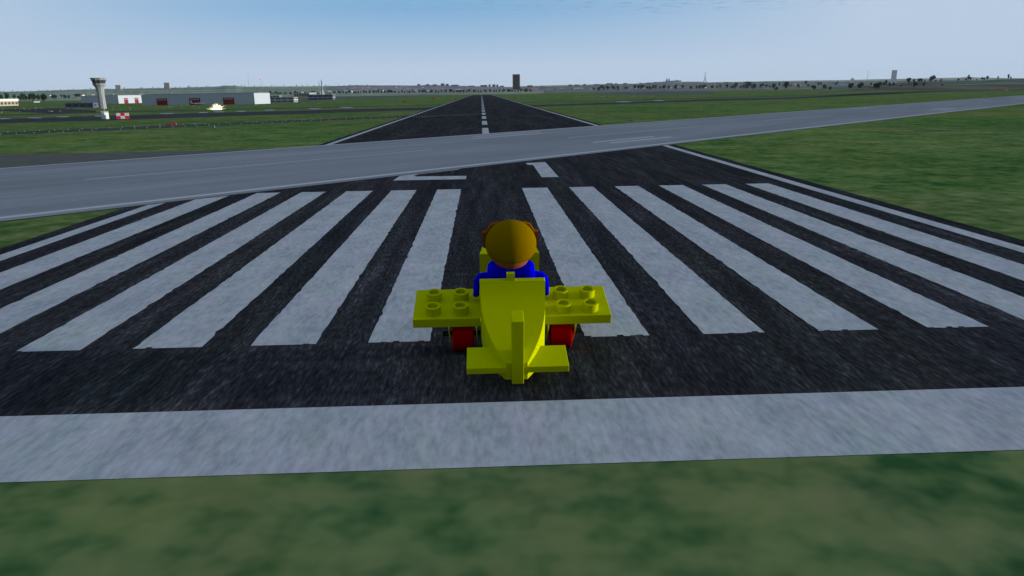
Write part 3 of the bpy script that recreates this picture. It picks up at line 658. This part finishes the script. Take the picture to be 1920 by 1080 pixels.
# ------------------------------------------------------------------ houses and town blocks
def house_mesh(w, d, h, wall, roof, gable=True):
    b = MB(); b.box(-w/2, w/2, -d/2, d/2, -2, h, 0)
    if gable: b.add([(-w/2-.3, -d/2-.3, h), (w/2+.3, -d/2-.3, h), (w/2+.3, d/2+.3, h), (-w/2-.3, d/2+.3, h), (-w/2, 0, h+d*.28), (w/2, 0, h+d*.28)], [(0, 1, 5, 4), (2, 3, 4, 5), (1, 2, 5), (3, 0, 4)], 1)
    else: b.box(-w/2-.2, w/2+.2, -d/2-.2, d/2+.2, h+.01, h+.5, 1)
    n_ = max(2, int(w/3.5))
    for i in range(n_):
        x = -w/2+w*(i+.5)/n_
        for z in [1.2+3*j for j in range(max(1, int(h/3)))]:
            b.box(x-.6, x+.6, -d/2-.06, -d/2-.005, z, min(z+1.3, h-.2), 2)
    me = bpy.data.meshes.new('house'); me.from_pydata([tuple(v) for v in b.v], [], b.f)
    for x in (wall, roof, m_dark): me.materials.append(x)
    for p, k_ in zip(me.polygons, b.k): p.material_index = k_
    return me
m_oroof = mat('orange_tile_roof', (.38, .15, .08)); m_wroof = mat('white_roof', (.6, .62, .62)); m_palew = mat('pale_house_wall', (.5, .48, .44))
HM = [('white', house_mesh(16, 9, 5, m_white, m_slate)), ('orange roofed', house_mesh(15, 10, 6, m_palew, m_oroof)), ('grey', house_mesh(22, 10, 7, m_pg, m_slate)), ('pale', house_mesh(14, 9, 6, m_palew, m_wroof)), ('tan', house_mesh(20, 11, 6, m_tan, m_oroof))]
m_apt = mat('blue_grey_apartments', (.27, .27, .29))
BM = [house_mesh(34, 14, 22, m_apt, m_grey, False), house_mesh(22, 14, 34, m_stone, m_grey, False), house_mesh(60, 15, 18, m_apt, m_stone, False)]
def put(name, me, px, yb, sc_, label, cat, group, hpx=None, wpx=None, base=(16, 7)):
    P = place(px, yb); s = pxm(P)
    o = bpy.data.objects.new(name, me); C.objects.link(o); o.location = P; o.rotation_euler = (0, 0, (-math.atan2(P.x, P.y)+random.uniform(-.4, .4)) if name == 'house' else 0.0)
    bb = me.vertices; mw = max(v.co.x for v in bb)*2; mh = max(v.co.z for v in bb)
    sx_ = wpx*s/mw; sz_ = hpx*s/mh; o.scale = (sx_, sx_, sz_)
    tag(o, label, cat, group); return o
def houses(n, x0, x1, yf, j, wr, hr, where, group):
    for i in range(n):
        px = x0+(x1-x0)*(i+random.uniform(.05, .95))/n; c, me = random.choice(HM)
        put('house', me, px, yf(px)+random.uniform(-j, j), 1, '%s house %s' % (c, where), 'house', group+', '+c, random.uniform(*hr), random.uniform(*wr))
houses(34, 1000, 1320, lambda x: 167.5-4*(x-1000)/400, 1.3, (4, 9), (1.4, 2.6), 'in the town beyond the right trees', 'town houses beyond the right trees')
houses(36, 1320, 1720, lambda x: 163-5*(x-1320)/400, 2.2, (3, 6), (1.0, 2.2), 'on the slope behind the right row of trees', 'houses on the right slope')
houses(26, 560, 960, lambda x: 174-4.5*(x-560)/400, .9, (4, 9), (1.6, 2.6), 'among the hedge trees beyond the far grass', 'houses among the hedge trees')
houses(12, 95, 520, lambda x: 179-3*(x-95)/420, 1.2, (3, 8), (1.2, 2.0), 'at the foot of the green hill', 'houses at the foot of the green hill')
houses(30, 640, 960, lambda x: 167-1.5*(x-640)/320, 1.8, (2.5, 5), (.8, 1.4), 'on the grey city hill beyond the runway', 'houses on the city hill')
# notable larger ones
put('warehouse', HM[0][1], 148, 181.5, 1, 'long white warehouse left of the short hangar', 'warehouse', 'white warehouses', 5, 18)
put('house', HM[1][1], 149, 185, 1, 'brick orange house in front of the white warehouse', 'house', 'large houses', 4, 9)
put('house', HM[0][1], 69, 192.2, 1, 'small white house among the dark trees on the left', 'house', 'large houses', 3.2, 10)
put('warehouse', HM[0][1], 88, 179.8, 1, 'long pale warehouse behind the left trees', 'warehouse', 'white warehouses', 2.4, 16)
put('warehouse', HM[0][1], 713, 171.8, 1, 'white hall with a red base beyond the hedge', 'warehouse', 'white warehouses', 4.2, 13)
put('warehouse', HM[3][1], 653, 173.4, 1, 'pale flat hall in front of the hedge trees', 'warehouse', 'white warehouses', 3.4, 15)
put('warehouse', HM[3][1], 860, 171.3, 1, 'pinkish white hall left of the runway end', 'warehouse', 'white warehouses', 3.8, 13)
put('warehouse', HM[4][1], 988, 170.5, 1, 'orange walled hall with a white roof beside the brown tower', 'warehouse', 'white warehouses', 3.4, 22)
put('warehouse', HM[0][1], 980, 167.2, 1, 'long white hall at the foot of the brown tower', 'warehouse', 'white warehouses', 3.4, 34)
put('warehouse', HM[2][1], 1017, 168.6, 1, 'blue grey sheds right of the brown tower', 'warehouse', 'white warehouses', 3.4, 14)
put('warehouse', HM[0][1], 1031, 168.6, 1, 'white pitched sheds right of the blue grey sheds', 'warehouse', 'white warehouses', 4.2, 14)
put('warehouse', HM[0][1], 1120, 167.6, 1, 'white shed behind the first right trees', 'warehouse', 'white warehouses', 4.5, 9)
for px, py, w, h in ((785, 160.2, 5, 3.2), (802, 160.4, 6, 3.2), (815.5, 160.6, 8, 3), (830, 160.8, 7, 4.8), (838.5, 160.8, 6, 4), (853, 161, 14, 2.6), (884, 162, 12, 2), (905, 162.2, 9, 3.2), (911, 162.2, 5, 3.6), (918, 162.2, 4, 4.4), (926, 162.6, 6, 4.8), (932.5, 162.6, 4, 4.4), (941, 163, 8, 2.8), (993.5, 163.2, 10, 3.8), (1016, 163, 8, 2), (1069, 161.6, 6, 3.6), (1081, 160.8, 9, 2.8), (1096, 160, 4, 3.2), (1118, 159, 10, 2), (1143, 157.6, 12, 2.2), (1155, 157.5, 4, 2.2), (1172, 157.6, 7, 2.4), (1201, 156.6, 4, 2), (1216, 156.2, 7, 2.2), (1229, 155, 8, 1.8), (1345, 156.2, 6, 2.2), (1361, 155.6, 8, 2.6), (1369, 155.8, 5, 1.8), (1381, 155.6, 8, 1.8), (1398, 155, 7, 2.6), (1409, 154.4, 6, 2), (1436, 154, 5, 2.2), (1472, 154, 6, 1.8), (1530, 154.2, 6, 1.8), (1555, 154.2, 5, 1.8)):
    put('apartment_block', random.choice(BM), px, py+.6, 1, 'grey apartment block on the hazy skyline, %s from the left' % nth('a'), 'apartment block', 'apartment blocks on the skyline', h, w)

# ------------------------------------------------------------------ small lights along the taxiways
m_lamp = mat('taxiway_lamp', (0.5, 0.55, 0.45), emit=0.15)
lb = MB(); lb.tube((0, 0, 0), (0, 0, .25), .06, n=6); lb.lathe([(.10, .25), (.17, .32), (.17, .42), (.09, .52), (.01, .54)], n=8)
lme = bpy.data.meshes.new('taxiway_light'); lme.from_pydata([tuple(v) for v in lb.v], [], lb.f); lme.materials.append(m_lamp)
def light(P, sc_, label, group):
    o = bpy.data.objects.new('taxiway_light', lme); C.objects.link(o); o.location = P; o.scale = (sc_,)*3; tag(o, label, 'light', group)
for k_ in range(52):
    s_ = -160+2.55*k_
    for off in (317.5, 334.5):
        if s_ < -31 and random.random() < .9: light((s_, s_+off+random.uniform(-.6, .6), .012), .45, 'tiny white light along the edge of the lit taxiway', 'lights along the lit taxiway')
for k_ in range(24):
    px = 776+5.2*k_; light(G(px, 220.3-5.6*k_/24)+Vector((0, 0, .02)), .45, 'tiny white light in the row across the dark runway', 'lights across the dark runway')
rnd = random.Random(11)
for i in range(46):
    px = rnd.uniform(0, 250); light(G(px, rnd.choice((203.5, 206, 207.5, 211.5))-px*.022+rnd.uniform(-.6, .6)), 1.0, 'tiny pale light on the far left apron', 'lights on the far left apron')
for i in range(56):
    px = rnd.uniform(300, 860); light(G(px, 200.5-18*(px-300)/560+rnd.uniform(-1.5, 4)), 1.0, 'tiny pale light on the far grass left of the runway', 'lights on the far left grass')
for i in range(30):
    px = rnd.uniform(1040, 1270); light(G(px, rnd.choice((177.6, 181.4, 182))-1.0*(px-1040)/200), 1.4, 'tiny pale light on the far grass right of the runway', 'lights on the far right grass')
for i in range(14):
    px = rnd.uniform(1320, 1870); light(G(px, rnd.choice((179, 177))-7*(px-1320)/500), 1.3, 'tiny pale light on the grass beside the far grey runway', 'lights beside the far grey runway')

# ------------------------------------------------------------------ toy airplane
m_yel = mat('yellow_plastic', (0.43, 0.46, 0.0), 0.6, 0.0); m_blu = mat('blue_plastic', (0.0, 0.0, 0.66), 0.55, 0.0)
m_hair = mat('dark_yellow_plastic', (0.175, 0.105, 0.0), 0.6, 0.0); m_skin = mat('brown_red_plastic', (0.30, 0.085, 0.03), 0.6, 0.0)
m_ear = mat('orange_brown_plastic', (0.20, 0.065, 0.0), 0.6, 0.0); m_redp = mat('red_plastic', (0.40, 0.0, 0.0), 0.55, 0.0)
m_blk = mat('black_plastic', (0.006, 0.006, 0.006), 0.5, 0.2); m_strut = mat('bright_yellow_strut', (0.75, 0.78, 0.05), 0.6, 0.0)
d = ray(961, 595); origin = Vector((0, 0, CAMZ)) + d*25.0
PITCH = math.radians(14.3)
toy = empty('toy_airplane', origin, (PITCH, 0, 0))
st = [(0.0, 1.08, 1.36, -.75), (-.25, 1.065, 1.10, -.75), (-.5, 1.04, .95, -.75), (-.8, 1.03, .82, -.74), (-1.2, .965, .67, -.73), (-1.6, .87, .53, -.69), (-2.0, .74, .40, -.63), (-2.4, .575, .28, -.56), (-2.9, .335, .14, -.46)]
b = MB(); b.loft([[Vector((-w, y, z0)), Vector((w, y, z0)), Vector((w, y, z1)), Vector((-w, y, z1))] for y, w, z1, z0 in st]); body = shade_auto(b.build('fuselage', m_yel, toy), 25)
b = MB(); b.box(-1.08, 1.08, .0, .24, .3, 1.38); bevel(b.build('seat_back', m_yel, body), .012, 1)
b = MB(); b.box(-1.078, 1.078, .003, 3.9, -.75, -.45); b.box(-1.078, -.94, .24, 2.45, -.45, .42); b.box(.94, 1.078, .24, 2.45, -.45, .42); b.build('cockpit', m_yel, toy)
b = MB(); b.loft([[Vector((-w, y, z0)), Vector((w, y, z0)), Vector((w, y, z1)), Vector((-w, y, z1))] for y, w, z1, z0 in ((2.45, 1.078, 1.19, -.449), (2.75, 1.0, 1.24, -.449), (3.3, .95, 1.12, -.449), (4.0, .85, .98, -.449), (4.5, .6, .7, -.2))]); shade_auto(b.build('cowl', m_yel, toy), 25)
MB().box(-.19, .08, .05, .20, 1.381, 1.64).build('headrest_peg', m_yel, toy)
MB().tube((0, 4.5, .3), (0, 4.8, .3), .22, .14, n=16).build('propeller_hub', m_redp, toy)
MB().box(-.12, .12, 4.62, 4.7, -.45, 1.0).build('propeller_blade', m_redp, toy)
for sg in (-1, 1):
    b = MB(); x0, x1 = (1.081, 3.37) if sg > 0 else (-3.37, -1.081)
    b.box(x0, x1, 0, 2.05, -.33, 0); wing = bevel(b.build('wing', m_yel, toy), .01, 1)
    for x in (1.76, 2.70):
        for y in (.42, 1.36):
            b = MB(); n = 32
            b.lathe([(.268, .002), (.27, .285), (.185, .285), (.18, .15), (.001, .15)], (sg*x, y, 0), n); shade_auto(b.build('stud', m_yel, wing), 35)
    b = MB(); x0, x1 = (.30, 1.60) if sg > 0 else (-1.52, -.30)
    b.box(x0, x1, -2.93, -1.78, -.20, .012); bevel(b.build('tailplane', m_yel, toy), .008, 1)
    cx = 1.70*sg
    wh = MB(); n = 40; prof = [(-.365, .50), (-.365, .57), (-.33, .61), (.33, .61), (.365, .57), (.365, .50)]
    AY, AZ = .60, -.955
    q = [[Vector((cx+x, AY+math.cos(2*math.pi*i/n)*r_, AZ+math.sin(2*math.pi*i/n)*r_)) for i in range(n)] for x, r_ in prof]
    wh.loft(q); w_ = shade_auto(wh.build('wheel', m_redp, toy), 30)
    MB().tube((cx-.72, AY, AZ), (cx-.366, AY, AZ), .10, n=20).build('axle', m_blk, w_); MB().tube((cx+.366, AY, AZ), (cx+.72, AY, AZ), .10, n=20).build('axle', m_blk, w_)
    for dx in (-.47, .47):
        b = MB(); x = cx+dx
        P1 = [(-.1, -.332), (1.3, -.332), (.62, -1.30), (.52, -1.30)]
        b.loft([[Vector((x-.016, y, z)) for y, z in P1], [Vector((x+.016, y, z)) for y, z in P1]]); b.build('strut', m_strut, toy)
b = MB(); b.box(-.145, .215, -3.02, -2.36, -.55, 1.69); bevel(b.build('tail_fin', m_yel, toy), .01, 1)
tag(toy, 'bright yellow toy block airplane with studded wings on the runway', 'toy airplane')

# ------------------------------------------------------------------ toy pilot
fig = empty('toy_figure', origin, (PITCH, 0, 0))
def rrect(w, d_, cy, z, e=5.0, n=32):
    out = []
    for i in range(n):
        t = 2*math.pi*i/n; c_, s_ = math.cos(t), math.sin(t)
        out.append(Vector((math.copysign(abs(c_)**(2/e), c_)*w, cy+math.copysign(abs(s_)**(2/e), s_)*d_, z)))
    return out
b = MB(); b.loft([rrect(.84, .42, 1.1, -.44), rrect(.84, .42, 1.1, .6), rrect(.83, .41, 1.1, 1.1), rrect(.80, .39, 1.1, 1.36), rrect(.70, .34, 1.1, 1.47), rrect(.45, .25, 1.1, 1.50)])
# arms grown out of the torso as sleeves that hang over the cockpit sides
body = shade_auto(b.build('torso', m_blu, fig), 30)
for sg in (-1, 1):
    a = MB(); path = [((.78, 1.1, .70), .10), ((.92, 1.1, 1.10), .10), ((1.04, 1.08, 1.05), .10), ((1.17, 1.05, .86), .11), ((1.21, 1.05, .55), .11), ((1.22, 1.1, .28), .11)]
    rings = []
    for i, ((x, y, z), rr) in enumerate(path):
        p0 = Vector(path[max(0, i-1)][0]); p1 = Vector(path[min(len(path)-1, i+1)][0]); dr = (p1-p0); dr = Vector((dr.x*sg, dr.y, dr.z))
        q = dr.to_track_quat('Z', 'Y').to_matrix(); rings.append([Vector((x*sg, y, z))+q@Vector((math.cos(2*math.pi*j/14)*rr, math.sin(2*math.pi*j/14)*rr*1.1, 0)) for j in range(14)])
    a.loft(rings); shade_auto(a.build('arm', m_blu, fig), 50)
    h_ = MB(); h_.lathe([(.02, -.09), (.09, -.06), (.11, 0), (.08, .07), (.02, .09)], (sg*1.24, 1.27, .2), 12); h_.build('hand', m_skin, fig, True)
    l_ = MB(); l_.loft([[Vector((sg*.42+x*.28, y, z)) for x, z in ((-1, -.42), (1, -.42), (1, .02), (-1, .02))] for y in (1.4, 2.35)]); l_.build('leg', m_blu, fig)
def ball(c_, rx, ry, rz, n=28, t0=0.0, t1=1.0, k=14):
    m_ = MB(); m_.loft([[Vector((c_[0]+rx*math.sin(math.pi*t)*math.cos(2*math.pi*i/n), c_[1]+ry*math.sin(math.pi*t)*math.sin(2*math.pi*i/n), c_[2]-rz*math.cos(math.pi*t))) for i in range(n)] for t in [max(.004, min(.996, t0+(t1-t0)*j/k)) for j in range(k+1)]]); return m_
HC = (0.0, 1.2, 2.14)
head = ball((0, 1.22, 2.02), .72, .70, .80).build('head', m_skin, fig, True)
hair = ball((0, 1.18, 2.20), .865, .84, .80, 36, .34, 1.0, 14).build('hair', m_hair, head, True)
b = MB()   # brim plate of the cap in front of the hair, with side flaps
b.loft([[Vector((x, y, z)) for x, z in ((-.95, 1.92), (-.80, 1.85), (.80, 1.85), (.95, 1.92), (.95, 2.46), (.82, 2.48), (.66, 2.74), (.45, 2.80), (-.45, 2.80), (-.66, 2.74), (-.82, 2.48), (-.95, 2.46))] for y in (1.5, 1.68)]); b.build('cap_flap', m_ear, head)
for sg in (-1, 1):
    ball((sg*.22, 1.90, 2.08), .055, .03, .08, 12, 0, 1, 8).build('eye', m_blk, head, True)
MB().tube((-.16, 1.80, 1.72), (.16, 1.80, 1.72), .03, n=8).build('mouth', m_redp, head)
ball((0, 1.92, 1.95), .07, .07, .07, 12, 0, 1, 8).build('nose', m_skin, head, True)
tag(fig, 'toy pilot figure in blue with dark yellow hair, seen from behind in the airplane', 'toy figure')

# ------------------------------------------------------------------ haze
hz = bpy.data.materials.new('haze_air'); hz.use_nodes = True; t = hz.node_tree; t.nodes.clear()
pv = t.nodes.new('ShaderNodeVolumePrincipled'); pv.inputs['Color'].default_value = (.80, .88, 1.0, 1); pv.inputs['Density'].default_value = 1.3e-5; pv.inputs['Anisotropy'].default_value = 0.0
ou = t.nodes.new('ShaderNodeOutputMaterial'); t.links.new(pv.outputs[0], ou.inputs['Volume'])
tag(MB().box(-R_-50, R_+50, -450, R_+50, -4, 330).build('haze', hz), kind='stuff')
bpy.context.view_layer.update()
